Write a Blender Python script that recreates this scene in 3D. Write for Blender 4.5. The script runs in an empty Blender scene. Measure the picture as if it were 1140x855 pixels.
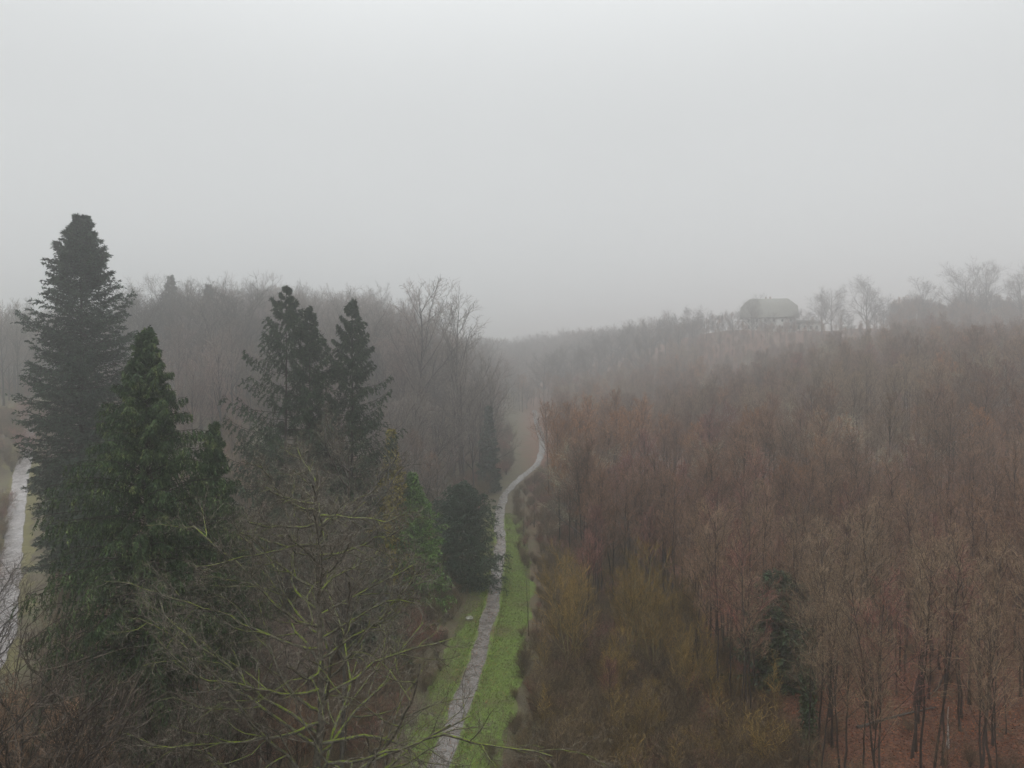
import bpy, math
import numpy as np
from math import radians as rad

S = bpy.context.scene
COL = S.collection
GOLD = 2.399963

# ------------------------------------------------------------------ helpers
def nrm(v):
    return v / np.maximum(np.linalg.norm(v, axis=-1, keepdims=True), 1e-9)

def sstep(t):
    t = np.clip(t, 0, 1)
    return t * t * (3 - 2 * t)

def mesh_np(name, V, F, mat, smooth=False):
    """V (n,3); F list of (m,k) index arrays"""
    me = bpy.data.meshes.new(name)
    V = np.asarray(V, np.float32)
    F = [np.asarray(f, np.int32) for f in F if len(f)]
    loops = np.concatenate([f.ravel() for f in F])
    tot = np.concatenate([np.full(len(f), f.shape[1], np.int32) for f in F])
    start = np.concatenate([[0], np.cumsum(tot)[:-1]]).astype(np.int32)
    me.vertices.add(len(V)); me.vertices.foreach_set('co', V.ravel())
    me.loops.add(len(loops)); me.loops.foreach_set('vertex_index', loops)
    me.polygons.add(len(tot)); me.polygons.foreach_set('loop_start', start)
    me.polygons.foreach_set('loop_total', tot)
    if smooth:
        me.polygons.foreach_set('use_smooth', np.ones(len(tot), bool))
    me.update(calc_edges=True)
    for m in (mat if isinstance(mat, (list, tuple)) else [mat]):
        me.materials.append(m)
    return me

def obj(name, me, parent=None, loc=None):
    o = bpy.data.objects.new(name, me)
    COL.objects.link(o)
    if parent: o.parent = parent
    if loc is not None: o.location = loc
    return o

def tag(o, label=None, cat=None, group=None, kind=None):
    if label: o['label'] = label
    if cat: o['category'] = cat
    if group: o['group'] = group
    if kind: o['kind'] = kind
    return o

def empty(name, loc, rz=0.0, sc=1.0, tilt=(0, 0)):
    o = bpy.data.objects.new(name, None)
    o.empty_display_size = .3
    COL.objects.link(o)
    o.location = loc; o.rotation_euler = (tilt[0], tilt[1], rz); o.scale = (sc, sc, sc)
    return o

class Geo:
    def __init__(s): s.V = []; s.F = {}; s.n = 0
    def add(s, V, *Fs):
        for f in Fs:
            if len(f): s.F.setdefault(f.shape[1], []).append(np.asarray(f) + s.n)
        s.V.append(V.reshape(-1, 3)); s.n += V.size // 3
    def tubes(s, P, R, sides):
        m, k, _ = P.shape
        T = nrm(np.gradient(P, axis=1))
        md = nrm(P[:, -1] - P[:, 0])
        ref = np.where(np.abs(md[:, 2:3]) > .8, np.array([[1., 0, 0]]), np.array([[0, 0, 1.]]))
        a = nrm(np.cross(T, ref[:, None, :])); b = np.cross(T, a)
        th = np.arange(sides) * 2 * np.pi / sides
        ring = a[:, :, None, :] * np.cos(th)[None, None, :, None] + b[:, :, None, :] * np.sin(th)[None, None, :, None]
        V = P[:, :, None, :] + ring * R[:, :, None, None]
        i = np.arange(m)[:, None, None] * k * sides + np.arange(k - 1)[None, :, None] * sides
        j = np.arange(sides)[None, None, :]; j2 = (j + 1) % sides
        F = np.stack([i + j, i + j2, i + sides + j2, i + sides + j], -1).reshape(-1, 4)
        s.add(V, F)
    def blades(s, P, D, L, W, rs):
        """folded leaf or needle sprays: two triangles each"""
        n = len(P); D = nrm(D)
        side = nrm(np.cross(D, nrm(rs.normal(size=(n, 3)))))
        up = np.cross(side, D)
        L = L[:, None]; W = W[:, None]
        V = np.stack([P, P + D * L * .45 + side * W * .5 + up * W * .2, P + D * L, P + D * L * .45 - side * W * .5 + up * W * .2], 1)
        i = np.arange(n)[:, None] * 4
        s.add(V, np.concatenate([i + [[0, 1, 2]], i + [[0, 2, 3]]]))
    def box(s, x0, x1, y0, y1, z0, z1):
        V = np.array([[x, y, z] for z in (z0, z1) for x, y in ((x0, y0), (x1, y0), (x1, y1), (x0, y1))], float)
        s.add(V, np.array([[0, 3, 2, 1], [4, 5, 6, 7], [0, 1, 5, 4], [1, 2, 6, 5], [2, 3, 7, 6], [3, 0, 4, 7]]))
    def mesh(s, name, mat, smooth=False):
        return mesh_np(name, np.concatenate(s.V), [np.concatenate(f) for f in s.F.values()], mat, smooth)

def sample(P, R, idx, t):
    k = P.shape[1]
    f = np.clip(t, 0, .9999) * (k - 1); i = f.astype(int); w = (f - i)[:, None]
    p = P[idx, i] * (1 - w) + P[idx, i + 1] * w
    d = nrm(P[idx, i + 1] - P[idx, i])
    r = R[idx, i] * (1 - w[:, 0]) + R[idx, i + 1] * w[:, 0]
    return p, d, r

def plen(P):
    return np.linalg.norm(np.diff(P, axis=1), axis=2).sum(1)

def grow(rs, P, R, n, t0, t1, ang, angv, lenf, k, wig, up, rr, rmin, tip=.35, flat=0.0):
    m = len(P); idx = np.repeat(np.arange(m), n)
    c = np.tile(np.arange(n), m)
    t = t0 + (t1 - t0) * (c + rs.rand(m * n)) / n
    p, d, r = sample(P, R, idx, t)
    az = c * GOLD + rs.uniform(0, 2 * np.pi, m)[idx] + rs.normal(0, .5, m * n)
    ref = np.where(np.abs(d[:, 2:3]) > .9, np.array([[1., 0, 0]]), np.array([[0, 0, 1.]]))
    a = nrm(np.cross(d, ref)); b = np.cross(d, a)
    th = np.radians(ang + angv * rs.normal(size=m * n))[:, None]
    off = a * np.cos(az)[:, None] + b * np.sin(az)[:, None] * (1 - flat)
    dd = nrm(d * np.cos(th) + nrm(off) * np.sin(th))
    L = plen(P)[idx] * lenf(t) * rs.uniform(.65, 1.2, m * n)
    pts = [p]; cur = dd
    for _ in range(k - 1):
        cur = nrm(cur + rs.normal(0, wig, (m * n, 3)) + np.array([0, 0, up]))
        pts.append(pts[-1] + cur * (L / (k - 1))[:, None])
    P2 = np.stack(pts, 1)
    r0 = np.maximum(r * rr, rmin)
    R2 = r0[:, None] * np.linspace(1, tip, k)[None, :]
    return P2, np.maximum(R2, rmin * .55)

def trunk_line(rs, H, r0, k=12, wob=.012, lean=(0, 0), tip=.12):
    z = np.linspace(0, 1, k)
    x = lean[0] * z * H + np.cumsum(rs.normal(0, wob * H / k * 2, k)); y = lean[1] * z * H + np.cumsum(rs.normal(0, wob * H / k * 2, k))
    x -= x[0]; y -= y[0]
    P = np.stack([x, y, z * H - .4 * (z == 0)], 1)[None]
    R = (r0 * (1 - (1 - tip) * z ** .8))[None].copy()
    R[0, 0] *= 1.5
    return P, R

# ------------------------------------------------------------------ materials
def mat_new(name):
    m = bpy.data.materials.new(name); m.use_nodes = True
    nt = m.node_tree
    return m, nt, nt.nodes['Principled BSDF']

def ramp(nt, fac, stops):
    r = nt.nodes.new('ShaderNodeValToRGB')
    e = r.color_ramp.elements
    while len(e) < len(stops): e.new(.5)
    for el, (p, c) in zip(e, stops):
        el.position = p; el.color = (*c, 1)
    nt.links.new(fac, r.inputs[0]); return r.outputs[0]

def noise(nt, scale, detail=4, vec=None, rough=.6):
    n = nt.nodes.new('ShaderNodeTexNoise'); n.inputs['Scale'].default_value = scale
    n.inputs['Detail'].default_value = detail; n.inputs['Roughness'].default_value = rough
    if vec is not None: nt.links.new(vec, n.inputs['Vector'])
    return n.outputs[0]

def pos(nt):
    return nt.nodes.new('ShaderNodeNewGeometry').outputs['Position']

def mixc(nt, fac, a, b, mode='MIX'):
    m = nt.nodes.new('ShaderNodeMix'); m.data_type = 'RGBA'; m.blend_type = mode
    for s, v in ((0, fac), (6, a), (7, b)):
        if isinstance(v, (int, float)): m.inputs[s].default_value = v
        elif isinstance(v, tuple): m.inputs[s].default_value = (*v, 1)
        else: nt.links.new(v, m.inputs[s])
    return m.outputs[2]

def math_n(nt, op, a, b=0.0, clamp=False):
    m = nt.nodes.new('ShaderNodeMath'); m.operation = op; m.use_clamp = clamp
    for s, v in ((0, a), (1, b)):
        if isinstance(v, (int, float)): m.inputs[s].default_value = v
        else: nt.links.new(v, m.inputs[s])
    return m.outputs[0]

def noise_mat(name, stops, scale=3, rough=.9, patch=None, rnd=0.0, island=False, bump=0.0, spec=.2, detail=4):
    m, nt, b = mat_new(name)
    p = pos(nt)
    c = ramp(nt, noise(nt, scale, detail, p), stops)
    if patch:       # slow drift of colour from place to place
        sc, col, lo, hi = patch
        f = ramp(nt, noise(nt, sc, 2, p), [(lo, (0, 0, 0)), (hi, (1, 1, 1))])
        c = mixc(nt, f, c, col)
    if rnd:
        oi = nt.nodes.new('ShaderNodeObjectInfo')
        v = math_n(nt, 'MULTIPLY_ADD', oi.outputs['Random'], 2 * rnd); v.node.inputs[2].default_value = 1 - rnd
        vm = nt.nodes.new('ShaderNodeVectorMath'); vm.operation = 'SCALE'
        nt.links.new(c, vm.inputs[0]); nt.links.new(v, vm.inputs['Scale']); c = vm.outputs[0]
    if island:
        g = nt.nodes.new('ShaderNodeNewGeometry')
        v = math_n(nt, 'MULTIPLY_ADD', math_n(nt, 'POWER', g.outputs['Random Per Island'], 1.6), 1.7); v.node.inputs[2].default_value = .40
        vm = nt.nodes.new('ShaderNodeVectorMath'); vm.operation = 'SCALE'
        nt.links.new(c, vm.inputs[0]); nt.links.new(v, vm.inputs['Scale']); c = vm.outputs[0]
    nt.links.new(c, b.inputs['Base Color'])
    b.inputs['Roughness'].default_value = rough
    b.inputs['Specular IOR Level'].default_value = spec
    if bump:
        bp = nt.nodes.new('ShaderNodeBump'); bp.inputs['Strength'].default_value = bump; bp.inputs['Distance'].default_value = .1
        nt.links.new(noise(nt, scale * 3, 5, p), bp.inputs['Height']); nt.links.new(bp.outputs[0], b.inputs['Normal'])
    return m

M = {}
M['bark'] = noise_mat('wet_bark', [(.3, (.018, .014, .012)), (.7, (.055, .043, .035))], 4, .8, rnd=.3)
M['bark_grey'] = noise_mat('grey_bark', [(.3, (.05, .046, .04)), (.7, (.13, .12, .105))], 3, .8, rnd=.3)
M['bark_olive'] = noise_mat('olive_bark', [(.3, (.12, .10, .05)), (.7, (.30, .25, .12))], 3, .8)
M['bark_birch'] = noise_mat('birch_bark', [(.40, (.10, .08, .07)), (.52, (.42, .38, .35))], 2.5, .7)
M['twig'] = noise_mat('brown_twig', [(.3, (0.108, 0.058, 0.036)), (.7, (0.23, 0.134, 0.084))], .6, .8, patch=(.018, (.215, .155, .100), .50, .64), rnd=.25, island=True)
M['twig_hill'] = noise_mat('hillside_twig', [(.3, (0.1, 0.082, 0.068)), (.7, (0.195, 0.162, 0.135))], .6, .8, patch=(.02, (.19, .135, .115), .5, .6), rnd=.25, island=True)
M['twig_dark'] = noise_mat('dark_twig', [(.3, (.034, .027, .021)), (.7, (.095, .075, .058))], .6, .8, island=True)
M['twig_brush'] = noise_mat('brush_twig', [(.3, (.070, .050, .028)), (.7, (.165, .120, .070))], .6, .8, rnd=.25, island=True)
M['twig_grey'] = noise_mat('grey_twig', [(.3, (0.2, 0.18, 0.115)), (.7, (0.42, 0.38, 0.27))], .6, .8, rnd=.15, island=True)
M['twig_russet'] = noise_mat('russet_twig', [(.3, (0.17, 0.078, 0.034)), (.7, (0.34, 0.168, 0.075))], .6, .8, rnd=.2, island=True)
M['twig_pink'] = noise_mat('red_brown_twig', [(.3, (0.14, 0.062, 0.05)), (.7, (0.25, 0.12, 0.095))], .6, .8, rnd=.2, island=True)
M['twig_yellow'] = noise_mat('yellow_twig', [(.3, (0.13, 0.09, 0.028)), (.7, (0.28, 0.185, 0.058))], .6, .8, rnd=.2, island=True)
M['leaf_russet'] = noise_mat('dead_beech_leaf', [(.3, (.12, .055, .028)), (.7, (.24, .12, .058))], 1.2, .8, island=True)
M['fir'] = noise_mat('fir_needles', [(.3, (.020, .036, .024)), (.7, (.048, .070, .045))], .9, .7, island=True)
M['spruce'] = noise_mat('spruce_needles', [(.3, (.018, .034, .018)), (.7, (.044, .064, .034))], .9, .7, island=True)
M['cypress'] = noise_mat('weeping_needles', [(.42, (.024, .046, .018)), (.60, (.058, .090, .032)), (.70, (.16, .19, .07))], 1.1, .65, island=True)
M['gold'] = noise_mat('golden_needles', [(.3, (.15, .13, .025)), (.7, (.30, .25, .05))], 1.2, .7, island=True)
M['green'] = noise_mat('bright_needles', [(.3, (.05, .105, .022)), (.7, (.12, .21, .045))], 1.2, .7, island=True)
M['bluegreen'] = noise_mat('bluegreen_needles', [(.3, (.018, .036, .022)), (.7, (.042, .070, .042))], 1.2, .7, island=True)
M['ivy'] = noise_mat('ivy_leaves', [(.3, (.018, .036, .014)), (.7, (.045, .075, .028))], 2, .5, island=True, spec=.4)
M['moor'] = noise_mat('rough_grass', [(.3, (.09, .085, .035)), (.7, (.17, .15, .07))], .8, .9)

# moss grows on the upper side of limbs, lichen on the twigs
def mossy(name, lo, hi, base):
    m, nt, b = mat_new(name)
    g = nt.nodes.new('ShaderNodeNewGeometry'); sx = nt.nodes.new('ShaderNodeSeparateXYZ')
    nt.links.new(g.outputs['Normal'], sx.inputs[0])
    n = noise(nt, 2.2, 4, g.outputs['Position'])
    f = math_n(nt, 'ADD', sx.outputs['Z'], math_n(nt, 'MULTIPLY', math_n(nt, 'SUBTRACT', n, .5), 3.0))
    f = ramp(nt, f, [(lo, (0, 0, 0)), (hi, (1, 1, 1))])
    bark = ramp(nt, noise(nt, 5, 4, g.outputs['Position']), base)
    moss = ramp(nt, noise(nt, 9, 3, g.outputs['Position']), [(.35, (.065, .090, .006)), (.7, (.20, .25, .012))])
    nt.links.new(mixc(nt, f, bark, moss), b.inputs['Base Color']); b.inputs['Roughness'].default_value = .9
    return m
M['mossy_bark'] = mossy('mossy_bark', .48, .95, [(.4, (.035, .030, .022)), (.66, (.13, .12, .09))])
M['lichen_twig'] = mossy('lichen_twig', 1.0, 1.5, [(.46, (.060, .048, .036)), (.66, (.28, .255, .20))])

# ------------------------------------------------------------------ terrain
PATH = np.array([(-10, -40), (-8.8, 20), (-7.6, 48), (-6.4, 62.9), (-6.0, 67.2), (-5.2, 75.8), (-4.6, 82.2), (-3.6, 93.9), (-2.7, 109.5), (-2.3, 128.6),
                 (-2.3, 147.9), (-2.9, 174), (-1.9, 197), (2.65, 224), (8.3, 251), (11.3, 282), (12.5, 321), (12.3, 370), (13, 422), (6, 500), (-20, 600), (-40, 900), (-40, 3000)], float)

def path_x(y): return np.interp(y, PATH[:, 1], PATH[:, 0])

def wob(x, y):
    return (np.sin(x * .11 + y * .07) + np.sin(x * .05 - y * .13 + 1.3) + .6 * np.sin(x * .21 + 2 + y * .17) + .5 * np.sin(y * .033 - x * .027))

def height(x, y):
    x = np.asarray(x, float); y = np.asarray(y, float)
    u = x - path_x(y)
    A = np.interp(y, [0, 100, 200, 300, 400, 450, 475, 505, 600, 800, 3000], [10, 13, 22, 27, 31, 43, 49, 47, 26, 22, 40])
    W = np.interp(y, [0, 100, 200, 300, 400, 480, 600, 800], [110, 110, 130, 140, 140, 125, 100, 70])
    B = np.interp(y, [0, 80, 150, 190, 230, 310, 420, 700, 3000], [2, 4, 7, 14, 23, 33, 37, 36, 45])
    WL = np.interp(y, [0, 150, 230, 500], [70, 90, 62, 95]); B = B * (1 - .3 * sstep((-x - 110) / 100))
    hr = A * sstep((u - 9) / W); hl = B * sstep((-u - 7) / WL)
    # the hollow of the gravel road on the far left keeps lower ground
    hl = hl * (1 - .75 * np.exp(-((x + 80) / 30) ** 2 - ((y - 125) / 45) ** 2))
    v = np.interp(y, [0, 250, 400, 540, 650, 900], [0, 0, 4, 14, 26, 38])
    base = np.maximum(v, 0) * (1 - .5 * sstep(np.abs(u) / 80))
    m = sstep((np.abs(u) - 8) / 25)
    return np.where(u > 0, hr, hl) + base + wob(x, y) * .45 * m

xs = np.unique(np.concatenate([np.arange(-140, 301, 2.5), np.linspace(-1500, -140, 60), np.linspace(300, 1500, 60)]))
ys = np.unique(np.concatenate([np.arange(-60, 560, 2.5), np.linspace(560, 2400, 90), np.linspace(-600, -60, 20)]))
X, Y = np.meshgrid(xs, ys)
V = np.stack([X, Y, height(X, Y)], -1).reshape(-1, 3)
nx, ny = len(xs), len(ys)
i = (np.arange(ny - 1)[:, None] * nx + np.arange(nx - 1)[None, :]).ravel()

def ground_mat():
    m, nt, b = mat_new('forest_floor')
    p = pos(nt)
    sx = nt.nodes.new('ShaderNodeSeparateXYZ'); nt.links.new(p, sx.inputs[0])
    vor = nt.nodes.new('ShaderNodeTexVoronoi'); vor.inputs['Scale'].default_value = 5.5; nt.links.new(p, vor.inputs['Vector'])
    leaf = ramp(nt, vor.outputs['Color'], [(.15, (.060, .022, .012)), (.5, (.155, .058, .030)), (.9, (.29, .125, .062))])
    soil = ramp(nt, noise(nt, .5, 6, p), [(.36, (.05, .032, .022)), (.62, (.135, .062, .040))])
    right = mixc(nt, .6, soil, leaf)
    green = ramp(nt, noise(nt, .23, 5, p), [(.52, (0, 0, 0)), (.68, (.55, .55, .55))])
    right = mixc(nt, green, right, (.055, .060, .022))
    lg = ramp(nt, noise(nt, .35, 6, p), [(.3, (.055, .042, .026)), (.5, (.085, .068, .035)), (.7, (.085, .092, .032))])
    f = math_n(nt, 'ADD', sx.outputs['X'], math_n(nt, 'MULTIPLY', math_n(nt, 'SUBTRACT', noise(nt, .08, 4, p), .5), 14))
    f = math_n(nt, 'MULTIPLY', math_n(nt, 'SUBTRACT', f, 2.0), .12, True)
    nt.links.new(mixc(nt, f, lg, right), b.inputs['Base Color'])
    b.inputs['Roughness'].default_value = .85
    bp = nt.nodes.new('ShaderNodeBump'); bp.inputs['Strength'].default_value = .8; bp.inputs['Distance'].default_value = .08
    nt.links.new(vor.outputs['Distance'], bp.inputs['Height']); nt.links.new(bp.outputs[0], b.inputs['Normal'])
    return m
g = obj('ground', mesh_np('ground', V, [np.stack([i, i + 1, i + nx + 1, i + nx], 1)], ground_mat(), True))
tag(g, kind='structure')

def gz(x, y):
    """height of the built ground mesh (bilinear in its grid)"""
    return float(np.interp(0, [0], [height(x, y)]))

def ribbon(name, pts, wl, wr, mat, dz, seed, jag=.3, nc=9, step=1.0):
    rs = np.random.RandomState(seed)
    pts = np.asarray(pts, float)
    d = np.concatenate([[0], np.cumsum(np.linalg.norm(np.diff(pts, axis=0), axis=1))])
    s = np.arange(0, d[-1], step)
    # smooth resample
    cx = np.interp(s, d, pts[:, 0]); cy = np.interp(s, d, pts[:, 1])
    kn = np.ones(9) / 9
    cx = np.convolve(np.pad(cx, 4, 'edge'), kn, 'valid'); cy = np.convolve(np.pad(cy, 4, 'edge'), kn, 'valid')
    T = nrm(np.stack([np.gradient(cx), np.gradient(cy)], 1)); N = np.stack([T[:, 1], -T[:, 0]], 1)
    def jg(): 
        j = rs.normal(0, 1, len(s)); return np.convolve(np.pad(j, 2, 'edge'), np.ones(5) / 5, 'valid') * jag * 2
    L = -(np.interp(s, np.linspace(0, d[-1], len(wl)), wl) + jg()); Rr = np.interp(s, np.linspace(0, d[-1], len(wr)), wr) + jg()
    t = np.linspace(0, 1, nc)
    off = L[:, None] * (1 - t) + Rr[:, None] * t
    x = cx[:, None] + N[:, 0:1] * off; y = cy[:, None] + N[:, 1:2] * off
    z = height(x, y) + dz
    V = np.stack([x, y, z], -1).reshape(-1, 3)
    i = (np.arange(len(s) - 1)[:, None] * nc + np.arange(nc - 1)[None]).ravel()
    o = obj(name, mesh_np(name, V, [np.stack([i, i + 1, i + nc + 1, i + nc], 1)], mat, True))
    return tag(o, kind='structure')

def grass_mat():
    m, nt, b = mat_new('verge_grass')
    p = pos(nt)
    c = ramp(nt, noise(nt, 1.3, 7, p, .75), [(.32, (.060, .050, .020)), (.44, (.085, .115, .020)), (.60, (.12, .19, .026)), (.8, (.20, .24, .05))])
    f = ramp(nt, noise(nt, .16, 4, p), [(.50, (0, 0, 0)), (.66, (1, 1, 1))])
    c = mixc(nt, math_n(nt, 'MULTIPLY', f, .8), c, (.085, .065, .030))
    nt.links.new(c, b.inputs['Base Color']); b.inputs['Roughness'].default_value = .9
    return m
def path_mat(name, dark, light, wet):
    m, nt, b = mat_new(name)
    p = pos(nt)
    n1 = noise(nt, .8, 6, p, .7)
    c = ramp(nt, n1, [(.35, dark), (.65, light)])
    grit = ramp(nt, noise(nt, 14, 3, p), [(.35, (.6, .6, .6)), (.7, (1.25, 1.22, 1.2))])
    c = mixc(nt, .8, c, grit, 'MULTIPLY')
    lf = ramp(nt, noise(nt, 1.9, 6, p, .85), [(.55, (0, 0, 0)), (.68, (1, 1, 1))])
    c = mixc(nt, math_n(nt, 'MULTIPLY', lf, .75), c, (.075, .052, .035))
    nt.links.new(c, b.inputs['Base Color'])
    r = ramp(nt, noise(nt, .7, 5, p, .7), [(.44, (.07, .07, .07)), (.50, (wet, wet, wet)), (.62, (.75, .75, .75))])
    nt.links.new(r, b.inputs['Roughness'])
    return m
M['grass'] = grass_mat()
yy = np.concatenate([np.arange(20, 160, 4), np.arange(160, 440, 8)])
pl = np.stack([path_x(yy), yy], 1)
near = pl[pl[:, 1] < 176]
ribbon('grass_verge', near, [4, 4, 3.6, 4.2, 2.8, 1.5, 1.2, 1], [5.5, 5, 4.6, 5.2, 5.0, 5.0, 4.4, 3.6], M['grass'], .05, 3, .5, 11)
ribbon('footpath', pl, [.92, .92, 1.0, 1.15, 1.4, 1.5], [.92, .92, 1.0, 1.15, 1.4, 1.5], path_mat('wet_gravel', (.095, .084, .076), (.205, .19, .176), .28), .10, 5, .15)
ROAD = [(-46, 30), (-51, 62), (-56.5, 82), (-68, 102), (-87, 132), (-104, 160), (-124, 195), (-155, 240)]
ribbon('road_verge', ROAD, [2.5, 3, 3, 3], [3, 2.5, 3, 3], M['moor'], .05, 8, .8, 11)
ribbon('gravel_road', ROAD, [1.5], [1.5], path_mat('pale_wet_gravel', (.20, .185, .18), (.36, .34, .34), .3), .11, 9, .2)
MEADOW = [(-190, 235), (-160, 238), (-132, 244), (-112, 252)]
ribbon('meadow', MEADOW, [9, 12, 10, 5], [14, 16, 12, 5], M['moor'], .10, 12, 1.0, 13)
# brook to the right of the path
wm, wnt, wb = mat_new('brook_water')
wb.inputs['Base Color'].default_value = (.05, .045, .038, 1); wb.inputs['Roughness'].default_value = .08
BROOK = [(8, 40), (9.2, 60), (10.6, 75), (13.2, 88), (14.6, 99), (14, 112), (17, 128), (16.5, 150)]
ribbon('brook', BROOK, [.7, .9, .6], [.7, .8, .7], wm, .07, 15, .25)
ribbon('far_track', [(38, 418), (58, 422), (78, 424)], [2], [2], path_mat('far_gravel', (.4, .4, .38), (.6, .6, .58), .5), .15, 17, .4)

# ------------------------------------------------------------------ tree meshes
def bare_mesh(seed, kind, tm, cm, nm):
    """returns (trunk mesh, crown mesh) of a leafless tree"""
    rs = np.random.RandomState(seed)
    g = Geo(); c = Geo()
    if kind == 'pole':
        H = 20; P, R = trunk_line(rs, H, .19, 14, .012, (rs.normal(0, .02), rs.normal(0, .02)))
        g.tubes(P, R, 6)
        P1, R1 = grow(rs, P, R, 26, .50, .99, 34, 9, lambda t: .30 * (1.12 - t) / .6 + .05, 6, .10, .16, .5, .036)
        g.tubes(P1, R1, 4)
        P2, R2 = grow(rs, P1, R1, 6, .2, 1, 38, 10, lambda t: .55 * (1.25 - t), 5, .13, .12, .6, .024)
        P3, R3 = grow(rs, P2, R2, 5, .1, 1, 36, 12, lambda t: .62 * (1.3 - t), 4, .14, .10, .7, .018)
        P4, R4 = grow(rs, P3, R3, 2, .1, 1, 36, 12, lambda t: .8 + 0 * t, 3, .12, .08, .8, .015)
    elif kind == 'slim':
        H = 18; P, R = trunk_line(rs, H, .125, 16, .03, (rs.normal(0, .035), rs.normal(0, .035)))
        g.tubes(P, R, 6)
        P1, R1 = grow(rs, P, R, 19, .42, .99, 36, 11, lambda t: .24 * (1.12 - t) / .6 + .05, 6, .13, .13, .5, .024)
        g.tubes(P1, R1, 4)
        P2, R2 = grow(rs, P1, R1, 6, .2, 1, 40, 10, lambda t: .55 * (1.25 - t), 5, .16, .10, .6, .016)
        P3, R3 = grow(rs, P2, R2, 5, .1, 1, 38, 12, lambda t: .62 * (1.3 - t), 4, .16, .08, .7, .0115)
        P4, R4 = grow(rs, P3, R3, 2, .1, 1, 38, 12, lambda t: .8 + 0 * t, 3, .14, .06, .8, .009)
    elif kind == 'broad':
        H = 22; P, R = trunk_line(rs, H * .8, .34, 12, .03, tip=.2)
        g.tubes(P, R, 8)
        P1, R1 = grow(rs, P, R, 18, .26, 1, 54, 9, lambda t: .50 * (1.3 - .5 * t), 8, .13, .085, .6, .06)
        g.tubes(P1, R1, 6)
        P2, R2 = grow(rs, P1, R1, 8, .22, 1, 40, 10, lambda t: .46 * (1.3 - .6 * t), 6, .15, .05, .62, .03)
        g.tubes(P2, R2, 4)
        P3, R3 = grow(rs, P2, R2, 6, .15, 1, 38, 12, lambda t: .5 * (1.3 - .6 * t), 4, .15, .05, .65, .021)
        P4, R4 = grow(rs, P3, R3, 3, .1, 1, 38, 12, lambda t: .7 + 0 * t, 3, .14, .04, .7, .016)
        P2, R2 = P2[:1], R2[:1]
    elif kind == 'tall':      # close grown beech: clear stem, forked steep crown
        H = 27; P, R = trunk_line(rs, H * .92, .34, 14, .025, (rs.normal(0, .02), rs.normal(0, .02)), tip=.16)
        g.tubes(P, R, 7)
        P1, R1 = grow(rs, P, R, 18, .36, 1, 34, 8, lambda t: .40 * (1.35 - .8 * t), 8, .10, .08, .6, .06)
        g.tubes(P1, R1, 5)
        P2, R2 = grow(rs, P1, R1, 8, .2, 1, 34, 10, lambda t: .42 * (1.3 - .6 * t), 5, .13, .08, .6, .026)
        P3, R3 = grow(rs, P2, R2, 5, .15, 1, 36, 12, lambda t: .5 * (1.3 - .6 * t), 4, .14, .06, .65, .024)
        P4, R4 = grow(rs, P3, R3, 2, .1, 1, 36, 12, lambda t: .8 + 0 * t, 3, .12, .05, .7, .019)
    elif kind == 'willow':    # several stems from one stool
        H = 13; n = 4
        P = []; R = []
        for k in range(n):
            a = k * GOLD + rs.rand(); l = rs.uniform(.06, .2)
            p, r = trunk_line(rs, H * rs.uniform(.75, 1), .10, 12, .03, (l * math.cos(a), l * math.sin(a)))
            P.append(p); R.append(r)
        P = np.concatenate(P); R = np.concatenate(R); g.tubes(P, R, 6)
        P1, R1 = grow(rs, P, R, 13, .25, 1, 36, 9, lambda t: .36 * (1.3 - .8 * t), 6, .10, .15, .5, .02)
        g.tubes(P1, R1, 4)
        P2, R2 = grow(rs, P1, R1, 6, .2, 1, 30, 9, lambda t: .5 * (1.3 - .6 * t), 5, .10, .14, .6, .018)
        P3, R3 = grow(rs, P2, R2, 4, .1, 1, 28, 10, lambda t: .55 * (1.3 - .6 * t), 4, .10, .12, .7, .014)
        P4, R4 = grow(rs, P3, R3, 2, .1, 1, 30, 10, lambda t: .75 + 0 * t, 3, .1, .1, .8, .011)
    elif kind == 'shrub':
        H = 3.2; n = 16; P = []; R = []
        for k in range(n):
            a = k * GOLD + rs.rand(); l = rs.uniform(.1, .75)
            p, r = trunk_line(rs, H * rs.uniform(.55, 1), .022, 7, .05, (l * math.cos(a), l * math.sin(a)))
            P.append(p); R.append(r)
        P = np.concatenate(P); R = np.concatenate(R); g.tubes(P, R, 4)
        P2, R2 = grow(rs, P, R, 7, .15, 1, 38, 12, lambda t: .42 * (1.3 - .6 * t), 5, .16, .08, .6, .014)
        P3, R3 = grow(rs, P2, R2, 5, .1, 1, 40, 12, lambda t: .55 * (1.3 - .6 * t), 4, .16, .05, .7, .011)
        P4, R4 = grow(rs, P3, R3, 1, .1, 1, 38, 12, lambda t: .7 + 0 * t, 3, .14, .03, .8, .009)
    elif kind == 'sapling':
        H = 7; P, R = trunk_line(rs, H, .045, 10, .03, (rs.normal(0, .05), rs.normal(0, .05)))
        g.tubes(P, R, 5)
        P2, R2 = grow(rs, P, R, 22, .2, 1, 42, 10, lambda t: .28 * (1.3 - .9 * t), 5, .12, .12, .5, .018)
        P3, R3 = grow(rs, P2, R2, 6, .1, 1, 38, 12, lambda t: .5 * (1.3 - .6 * t), 4, .14, .08, .7, .012)
        P4, R4 = grow(rs, P3, R3, 2, .1, 1, 36, 12, lambda t: .7 + 0 * t, 3, .12, .05, .8, .009)
    for (p, r, s) in ((P2, R2, 3), (P3, R3, 3), (P4, R4, 3)):
        if len(p) > 1: c.tubes(p, r, s)
    return g.mesh(nm + '_trunk', tm, True), c.mesh(nm + '_crown', cm), (P4, R4)

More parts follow.
